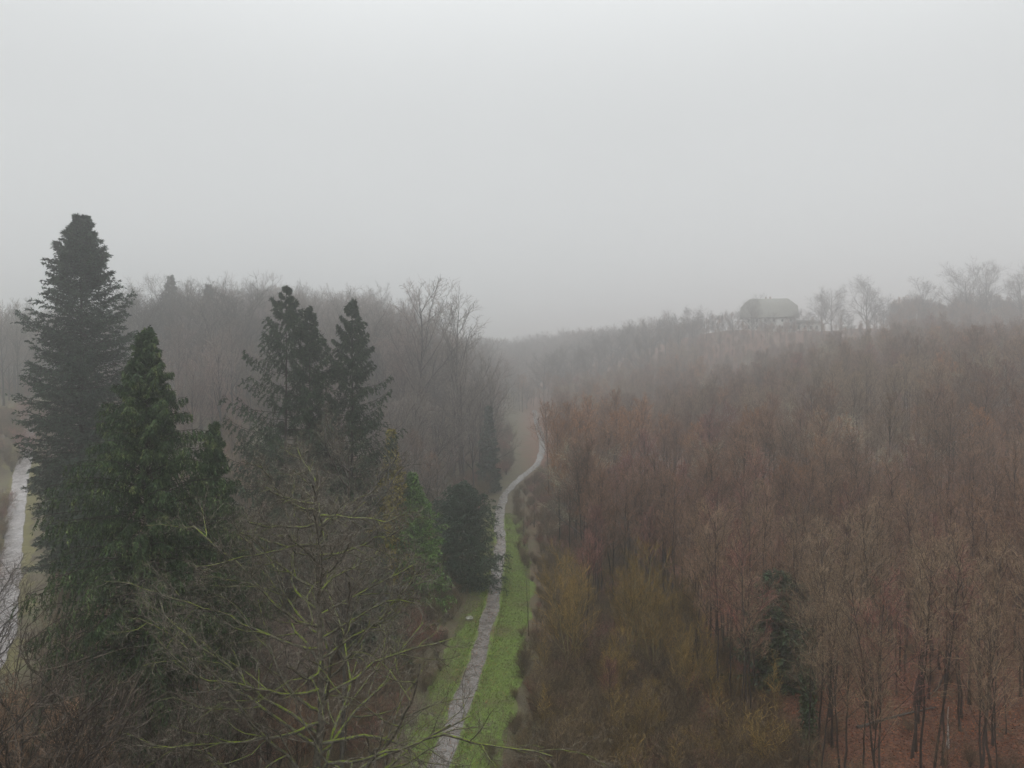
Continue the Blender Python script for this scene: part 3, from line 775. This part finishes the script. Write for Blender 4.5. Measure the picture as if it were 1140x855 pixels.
def stuff(name, items, label, cat):
    keys = sorted({(sp, v) for sp, v, *_ in items})
    keys = [k for k in keys if PROTO[k][2] is not None]
    items = [it for it in items if (it[0], it[1]) in keys]
    me = bpy.data.meshes.new(name)
    pts = np.array([(x, y, gz(x, y) - .05) for _, _, x, y, _ in items], np.float32)
    me.vertices.add(len(pts)); me.vertices.foreach_set('co', pts.ravel())
    r_ = np.random.RandomState(3)
    for nm, vals, ty in (('kindno', [keys.index((it[0], it[1])) for it in items], 'INT'), ('size', [it[4] / SPEC[it[0]][4] for it in items], 'FLOAT'), ('turn', r_.rand(len(items)) * 6.28, 'FLOAT')):
        at = me.attributes.new(nm, ty, 'POINT'); at.data.foreach_set('value', np.array(vals, np.int32 if ty == 'INT' else np.float32))
    o = obj(name, me); tag(o, label, cat, kind='stuff')
    ng = bpy.data.node_groups.new(name, 'GeometryNodeTree')
    ng.interface.new_socket('Geometry', in_out='INPUT', socket_type='NodeSocketGeometry')
    ng.interface.new_socket('Geometry', in_out='OUTPUT', socket_type='NodeSocketGeometry')
    N = ng.nodes; Lk = ng.links
    gi = N.new('NodeGroupInput'); go = N.new('NodeGroupOutput'); jn = N.new('GeometryNodeJoinGeometry')
    def attr(nm, ty):
        a = N.new('GeometryNodeInputNamedAttribute'); a.data_type = ty; a.inputs['Name'].default_value = nm
        return a.outputs['Attribute']
    kd = attr('kindno', 'INT'); sz = attr('size', 'FLOAT'); tn = attr('turn', 'FLOAT')
    cx = N.new('ShaderNodeCombineXYZ'); Lk.new(tn, cx.inputs['Z'])
    for i_, k in enumerate(keys):
        j1 = N.new('GeometryNodeJoinGeometry')
        for part in PROTO[k][2:4]:
            oi = N.new('GeometryNodeObjectInfo'); oi.transform_space = 'ORIGINAL'; oi.inputs['Object'].default_value = part
            Lk.new(oi.outputs['Geometry'], j1.inputs[0])
        gt = N.new('GeometryNodeGeometryToInstance'); Lk.new(j1.outputs[0], gt.inputs[0])
        cmp = N.new('FunctionNodeCompare'); cmp.data_type = 'INT'; cmp.operation = 'EQUAL'
        ins = [s for s in cmp.inputs if s.enabled]
        Lk.new(kd, ins[0]); ins[1].default_value = i_
        ip = N.new('GeometryNodeInstanceOnPoints')
        Lk.new(gi.outputs[0], ip.inputs['Points']); Lk.new([s for s in cmp.outputs if s.enabled][0], ip.inputs['Selection'])
        Lk.new(gt.outputs[0], ip.inputs['Instance']); Lk.new(cx.outputs[0], ip.inputs['Rotation']); Lk.new(sz, ip.inputs['Scale'])
        Lk.new(ip.outputs[0], jn.inputs[0])
    Lk.new(jn.outputs[0], go.inputs[0])
    md = o.modifiers.new('scatter', 'NODES'); md.node_group = ng
    return o
stuff('background_woodland', rest, 'mass of bare trees fading into the haze on the slopes and ridge', 'woodland')

# ------------------------------------------------------------------ shrubs and brush
U = []
for (x, y) in jitter(-14, 24, 40, 130, 1.6):
    u = x - path_x(y)
    edge = 4.9 if y > 66 else 4.2
    if u < edge + rs.normal(0, .5) or rs.rand() < .12: continue
    if u < edge + 1.5 and rs.rand() < .4: continue
    if x > 16 and rs.rand() < .5: continue
    sp = ['shrub', 'shrub', 'sapling', 'redshrub', 'yshrub', 'ysapling'][rs.choice(6, p=[.48, .20, .16, .06, .05, .05])]
    H = rs.uniform(1.8, 4.0) if 'shrub' in sp else rs.uniform(3, 7)
    if u < edge + 3: H *= .55
    if y > 90: H *= .8
    U.append([sp, x, y, H])
for (x, y) in jitter(-100, -14, 22, 175, 2.4) + jitter(-14, -3, 45, 125, 1.6):
    u = x - path_x(y)
    lim = -3.6 if y < 90 else -4.6
    if u > lim or not inview(x, y) or rs.rand() < .25: continue
    if abs(x - np.interp(y, [30, 62, 82, 102, 132, 172], [-44, -50, -55, -66, -84, -106])) < 5: continue
    sp = ['shrub', 'sapling', 'redshrub'][rs.choice(3, p=[.64, .22, .14])]
    H = rs.uniform(2, 4.2) if 'shrub' in sp else rs.uniform(4, 8)
    if u > lim - 3: H *= .5
    U.append([sp, x, y, H])
for (x, y) in jitter(2, 30, 128, 300, 2.8):
    if x - path_x(y) < 3.2: continue
    U.append(['shrub' if rs.rand() < .7 else 'redshrub', x, y, rs.uniform(1.2, 2.2) if x - path_x(y) < 9 else rs.uniform(2, 4)])
for (x, y) in jitter(18, 140, 50, 175, 5.5):
    if not inview(x, y) or rs.rand() < .25: continue
    sp = 'shrub' if rs.rand() < .5 else 'sapling'
    U.append([sp, x, y, rs.uniform(1, 2.2) if sp == 'shrub' else rs.uniform(3, 7)])
for (x, y) in jitter(-260, -2, 172, 330, 4.6):
    if not inview(x, y) or x - path_x(y) > -4 or (x < -100 and 222 < y < 256): continue
    U.append(['shrub' if rs.rand() < .6 else 'redshrub', x, y, rs.uniform(2.5, 5)])
U = [[u[3] / math.hypot(u[1], u[2])] + u for u in U]
U.sort(key=lambda w: -w[0])
restU = []; n_i = 0
for (sc, sp, x, y, H) in U:
    v = rs.randint(SPEC[sp][3])
    if n_i < 290 and abs(x) < .66 * y and (35 - gz(x, y) - H) / y < .52:
        colr = {'shrub': 'brown twiggy shrub', 'redshrub': 'reddish twiggy shrub', 'yshrub': 'yellowish twiggy shrub', 'sapling': 'thin brown sapling', 'ysapling': 'thin yellow-green sapling'}[sp]
        wh = ('in the brush between the grass verge and the brook' if 0 < x - path_x(y) < 18 else 'on the open leaf litter of the slope') if x - path_x(y) > 0 else ('beside the near footpath under the mossy trees' if x - path_x(y) > -14 else 'in the undergrowth below the dark conifers')
        place(sp, v, x, y, H, rs.rand() * 6.28, 'shrub' if 'shrub' in sp else 'sapling', colr + ' ' + wh, 'shrub' if 'shrub' in sp else 'sapling', group=colr + 's ' + wh, names=('stem', 'twigs'))
        n_i += 1
    else:
        restU.append((sp, v, x, y, H))
print('shrubs', len(U), 'individual', n_i)
stuff('undergrowth', restU, 'tangled bare undergrowth beneath the trees', 'undergrowth')

# grass tufts on the verges
gt_ = Geo(); n = 60000
ty = rs.uniform(50, 172, n); side = rs.rand(n) < .62
u = np.where(side, 1.3 + rs.rand(n) * 4.0, -1.3 - rs.rand(n) * 2.6)
tx = path_x(ty) + u
gt_.blades(np.stack([tx, ty, height(tx, ty) + .05], 1), rs.normal(0, .45, (n, 3)) + [0, 0, 1], rs.uniform(.08, .28, n), rs.uniform(.02, .045, n), rs)
n = 9000
ty = rs.uniform(50, 172, n); u = np.where(rs.rand(n) < .5, 1.15 + rs.exponential(.5, n) , -1.15 - rs.exponential(.5, n))
tx = path_x(ty) + u
gt_.blades(np.stack([tx, ty, height(tx, ty) + .05], 1), rs.normal(0, .6, (n, 3)) + [0, 0, .8], rs.uniform(.15, .45, n), rs.uniform(.03, .06, n), rs)
M['blade'] = noise_mat('grass_blade', [(.35, (.085, .085, .026)), (.5, (.115, .175, .024)), (.75, (.20, .24, .05))], .5, .8, island=True)
tag(obj('grass', gt_.mesh('grass', M['blade'])), 'short wet green grass along both sides of the footpath', 'grass', kind='stuff')
# fallen leaves on the near slope
fl = Geo(); n = 90000
ty = 50 + rs.rand(n) ** .8 * 60; tx = 17 + rs.rand(n) * (.70 * ty - 14)
fl.blades(np.stack([tx, ty, height(tx, ty) + .03], 1), rs.normal(0, 1, (n, 3)) * [1, 1, .25] + [0, 0, .15], rs.uniform(.10, .2, n), rs.uniform(.08, .14, n), rs)
n2 = 7000
ty = rs.uniform(50, 150, n2); tx = path_x(ty) + rs.normal(0, 2.4, n2)
fl.blades(np.stack([tx, ty, height(tx, ty) + .12], 1), rs.normal(0, 1, (n2, 3)) * [1, 1, .1], rs.uniform(.07, .16, n2), rs.uniform(.06, .11, n2), rs)
M['litter'] = noise_mat('fallen_leaf', [(.3, (.10, .036, .018)), (.7, (.27, .105, .050))], .6, .7, island=True)
tag(obj('fallen_leaves', fl.mesh('fallen_leaves', M['litter'])), 'carpet of fallen red-brown leaves on the open slope', 'leaves', kind='stuff')

# logs, stump, stone
def log(p0, p1, r, label, mt='bark_grey'):
    g1 = Geo(); c = np.array([(p0[0] + p1[0]) / 2, (p0[1] + p1[1]) / 2]); n = 10
    t = np.linspace(0, 1, n); x = p0[0] + (p1[0] - p0[0]) * t; y = p0[1] + (p1[1] - p0[1]) * t
    z = height(x, y) + r * .7 + rs.normal(0, .03, n)
    P = np.stack([x - c[0], y - c[1], z - gz(*c)], 1)[None]; R = (r * np.linspace(1, .45, n))[None]
    g1.tubes(P, R, 8)
    P1, R1 = grow(rs, P, R, 5, .4, .95, 50, 10, lambda t: .18 + 0 * t, 4, .1, .1, .4, .02); g1.tubes(P1, R1, 4)
    o = obj('fallen_log', g1.mesh('fallen_log', M[mt], True), loc=(c[0], c[1], gz(*c)))
    tag(o, label, 'log')
log((17, 57), (21, 63), .16, 'grey fallen log slanting across the leaf litter near the willows')
log((30, 66), (38, 68), .14, 'long thin fallen log lying across the middle of the leaf litter')
log((40, 72), (45, 78), .13, 'short fallen log high on the leaf-strewn slope', 'bark')
log((3.6, 57), (7.4, 58), .10, 'pale broken branch lying in the brush near the brook', 'bark_birch')
g1 = Geo(); P, R = trunk_line(rs, 3.4, .13, 6, .03); R[0, -1] = .04; g1.tubes(P, R, 8)
tag(obj('tree_stump', g1.mesh('tree_stump', M['bark_birch'], True), loc=(35, 61, gz(35, 61) - .1)), 'pale broken stump standing among the slender stems', 'stump')
import bmesh
bm = bmesh.new(); bmesh.ops.create_icosphere(bm, subdivisions=3, radius=.55)
for v_ in bm.verts:
    v_.co *= 1 + .16 * math.sin(v_.co.x * 5 + 1) * math.cos(v_.co.y * 6) + .06 * math.sin(v_.co.z * 11); v_.co.z *= .6
me = bpy.data.meshes.new('boulder'); bm.to_mesh(me); bm.free(); me.materials.append(noise_mat('pale_stone', [(.35, (.14, .14, .10)), (.65, (.36, .35, .30))], 3, .9, bump=.5))
x = float(path_x(102)) - 2.6
tag(obj('boulder', me, loc=(x, 102, gz(x, 102) + .18)), 'pale mossy boulder on the grass beside the footpath', 'boulder')

# ------------------------------------------------------------------ house on the ridge
M['render'] = noise_mat('white_render', [(.3, (.50, .50, .47)), (.7, (.66, .66, .62))], .5, .85)
M['tile'] = noise_mat('roof_tile', [(.3, (.15, .15, .13)), (.7, (.23, .23, .20))], .9, .8)
M['brick'] = noise_mat('chimney_brick', [(.3, (.18, .12, .09)), (.7, (.28, .2, .16))], 3, .9)
M['frame'] = noise_mat('window_frame', [(.3, (.6, .6, .58)), (.7, (.7, .7, .68))], 3, .5)
gm, gnt, gb = mat_new('window_glass'); gb.inputs['Base Color'].default_value = (.04, .045, .05, 1); gb.inputs['Roughness'].default_value = .1; M['glass'] = gm
def window(par, x, y, z, w=1.1, h=1.7):
    f = Geo(); t = .1
    f.box(x - w / 2, x + w / 2, y - .10, y - .002, z, z + t); f.box(x - w / 2, x + w / 2, y - .10, y - .002, z + h - t, z + h)
    f.box(x - w / 2, x - w / 2 + t, y - .10, y - .002, z + t, z + h - t); f.box(x + w / 2 - t, x + w / 2, y - .10, y - .002, z + t, z + h - t)
    fo = obj('window', f.mesh('window', M['frame']), par)
    p = Geo(); p.box(x - w / 2 + t, x + w / 2 - t, y - .05, y - .003, z + t, z + h - t)
    obj('pane', p.mesh('pane', M['glass']), fo)
hx, hy = 162.5, 481
hz = gz(hx, hy) - .5
h = tag(empty('house', (hx, hy, hz), rad(-14)), 'hazy white house with a huge steep grey-olive roof on the ridge', 'house')
eave = 61.0 - hz; top = 73.4 - hz
g1 = Geo(); g1.box(-15.6, 15.6, -9, 9, -4, eave); obj('wall', g1.mesh('wall', M['render']), h)
def loft(rings):
    g_ = Geo(); V = []
    for (x0, x1, y0, y1, z) in rings: V += [[x0, y0, z], [x1, y0, z], [x1, y1, z], [x0, y1, z]]
    F = []
    for k in range(len(rings) - 1):
        for j in range(4): F.append([k * 4 + j, k * 4 + (j + 1) % 4, k * 4 + 4 + (j + 1) % 4, k * 4 + 4 + j])
    n_ = (len(rings) - 1) * 4; F.append([n_, n_ + 1, n_ + 2, n_ + 3]); F.append([3, 2, 1, 0])
    g_.add(np.array(V, float), np.array(F)); return g_
rf = obj('roof', loft([(-17.3, 17.3, -10.5, 10.5, eave - .1), (-17.1, 17.1, -10.3, 10.3, eave + .4), (-16.6, 16.6, -8.2, 8.2, eave + 7.2), (-11.5, 11.5, -.5, .5, top)]).mesh('roof', M['tile']), h)
for cx_ in (-1.5, 1.2):
    g1 = Geo(); g1.box(cx_ - .5, cx_ + .5, .6, 1.5, top - 2.2, top + 1.1); g1.box(cx_ - .6, cx_ + .6, .5, 1.6, top + 1.103, top + 1.3)
    obj('chimney', g1.mesh('chimney', M['brick']), rf)
for zz in (1.2, 5.4, 9.6, 13.8):
    for k in range(6):
        if zz + 2.2 < eave: window(h, -12.5 + k * 5, -9, zz, 1.3, 2.0)
ax, ay = 184.5, 478; az_ = gz(ax, ay) - .5
h2 = tag(empty('house_wing', (ax, ay, az_), rad(-6)), 'low white annexe with a shallow roof beside the big-roofed house', 'annexe')
ev = 57.4 - az_
g1 = Geo(); g1.box(-7.6, 7.6, -6, 6, -4, ev); obj('wall', g1.mesh('wall', M['render']), h2)
obj('roof', loft([(-8.2, 8.2, -6.6, 6.6, ev - .05), (-8.2, 8.2, -6.6, 6.6, ev + .2), (-7.2, 7.2, -.3, .3, ev + 2.2)]).mesh('roof', M['tile']), h2)
for k in range(4): window(h2, -5.4 + k * 3.6, -6, max(ev - 3.6, .5), 1.5, 2.2)
ax, ay = 212, 480; az_ = gz(ax, ay) - .5
h3 = tag(empty('garden_house', (ax, ay, az_), rad(-10)), 'small white outbuilding half hidden by bare trees on the ridge', 'outbuilding')
ev = 54.5 - az_
g1 = Geo(); g1.box(-3.6, 3.6, -3, 3, -3, ev); obj('wall', g1.mesh('wall', M['render']), h3)
obj('roof', loft([(-4, 4, -3.4, 3.4, ev - .05), (-4, 4, -3.4, 3.4, ev + .15), (-3, 3, -.2, .2, ev + 1.6)]).mesh('roof', M['tile']), h3)
for k in range(2): window(h3, -1.6 + k * 3.2, -3, max(ev - 3, .5), 1.2, 1.7)

# ------------------------------------------------------------------ haze, sky, light, camera
DENS = .0018
me = Geo(); me.box(-1650, 1650, -700, 2500, -6, 112)
hm = bpy.data.materials.new('haze'); hm.use_nodes = True; nt = hm.node_tree; nt.nodes.clear()
mo = nt.nodes.new('ShaderNodeOutputMaterial'); pv = nt.nodes.new('ShaderNodeVolumePrincipled')
pv.inputs['Color'].default_value = (.965, .97, .975, 1); pv.inputs['Density'].default_value = DENS; pv.inputs['Anisotropy'].default_value = .75
pv.inputs['Density Attribute'].default_value = ''
nt.links.new(pv.outputs[0], mo.inputs['Volume'])
hm.cycles.homogeneous_volume = True
tag(obj('haze', me.mesh('haze', hm)), 'pale grey mist filling the valley', 'haze', kind='stuff')

w = bpy.data.worlds.new('World'); S.world = w; w.use_nodes = True
nt = w.node_tree; bg = nt.nodes['Background']
EL, ROT = 42, 200
sky = nt.nodes.new('ShaderNodeTexSky'); sky.sky_type = 'NISHITA'; sky.sun_disc = False
sky.sun_elevation = rad(EL); sky.sun_rotation = rad(ROT); sky.air_density = 1; sky.dust_density = 3
hs = nt.nodes.new('ShaderNodeHueSaturation'); hs.inputs['Saturation'].default_value = .12; nt.links.new(sky.outputs[0], hs.inputs['Color'])
tc = nt.nodes.new('ShaderNodeTexCoord'); sx = nt.nodes.new('ShaderNodeSeparateXYZ'); nt.links.new(tc.outputs['Generated'], sx.inputs[0])
# overcast: three times as bright overhead as at the horizon
mr = nt.nodes.new('ShaderNodeMapRange'); mr.interpolation_type = 'SMOOTHSTEP'
for k_, v_ in zip(('From Min', 'From Max', 'To Min', 'To Max'), (.28, .97, 6.7, 21.0)): mr.inputs[k_].default_value = v_
nt.links.new(sx.outputs['Z'], mr.inputs['Value'])
cl = noise(nt, 2.0, 3, tc.outputs['Generated'])
cf = math_n(nt, 'MULTIPLY_ADD', cl, .10); cf.node.inputs[2].default_value = .95
lum = math_n(nt, 'MULTIPLY', mr.outputs[0], cf)
vm = nt.nodes.new('ShaderNodeVectorMath'); vm.operation = 'SCALE'; vm.inputs[0].default_value = (.975, 1.0, 1.005); nt.links.new(lum, vm.inputs['Scale'])
nt.links.new(mixc(nt, .10, vm.outputs[0], hs.outputs[0]), bg.inputs['Color'])
bg.inputs['Strength'].default_value = .1
sl = bpy.data.lights.new('sun', 'SUN'); sl.energy = .5; sl.angle = rad(50); sl.color = (1, .97, .93)
so = bpy.data.objects.new('sun', sl); COL.objects.link(so)
so.rotation_euler = (rad(90 - EL), 0, rad(180 - ROT))

cam = bpy.data.cameras.new('camera'); co = bpy.data.objects.new('camera', cam); COL.objects.link(co)
co.location = (0, 0, 35); co.rotation_euler = (rad(90), 0, 0)
cam.sensor_width = 36; cam.lens = 36 * 845 / 1140; cam.shift_y = -27.5 / 1140
cam.clip_start = .1; cam.clip_end = 6000
S.camera = co

S.render.engine = 'CYCLES'
cy = S.cycles
cy.max_bounces = 5; cy.diffuse_bounces = 2; cy.glossy_bounces = 1; cy.transmission_bounces = 1; cy.volume_bounces = 2; cy.transparent_max_bounces = 8
cy.caustics_reflective = False; cy.caustics_refractive = False
cy.use_adaptive_sampling = True; cy.adaptive_threshold = .005
cy.use_denoising = True; cy.denoising_prefilter = 'ACCURATE'; cy.sample_clamp_indirect = 2.0
try:
    cy.denoiser = 'OPENIMAGEDENOISE'; cy.denoising_input_passes = 'RGB_ALBEDO_NORMAL'
except Exception: pass
S.view_settings.view_transform = 'Standard'; S.view_settings.look = 'None'
S.view_settings.exposure = .06; S.view_settings.gamma = 1; S.view_settings.use_curve_mapping = False
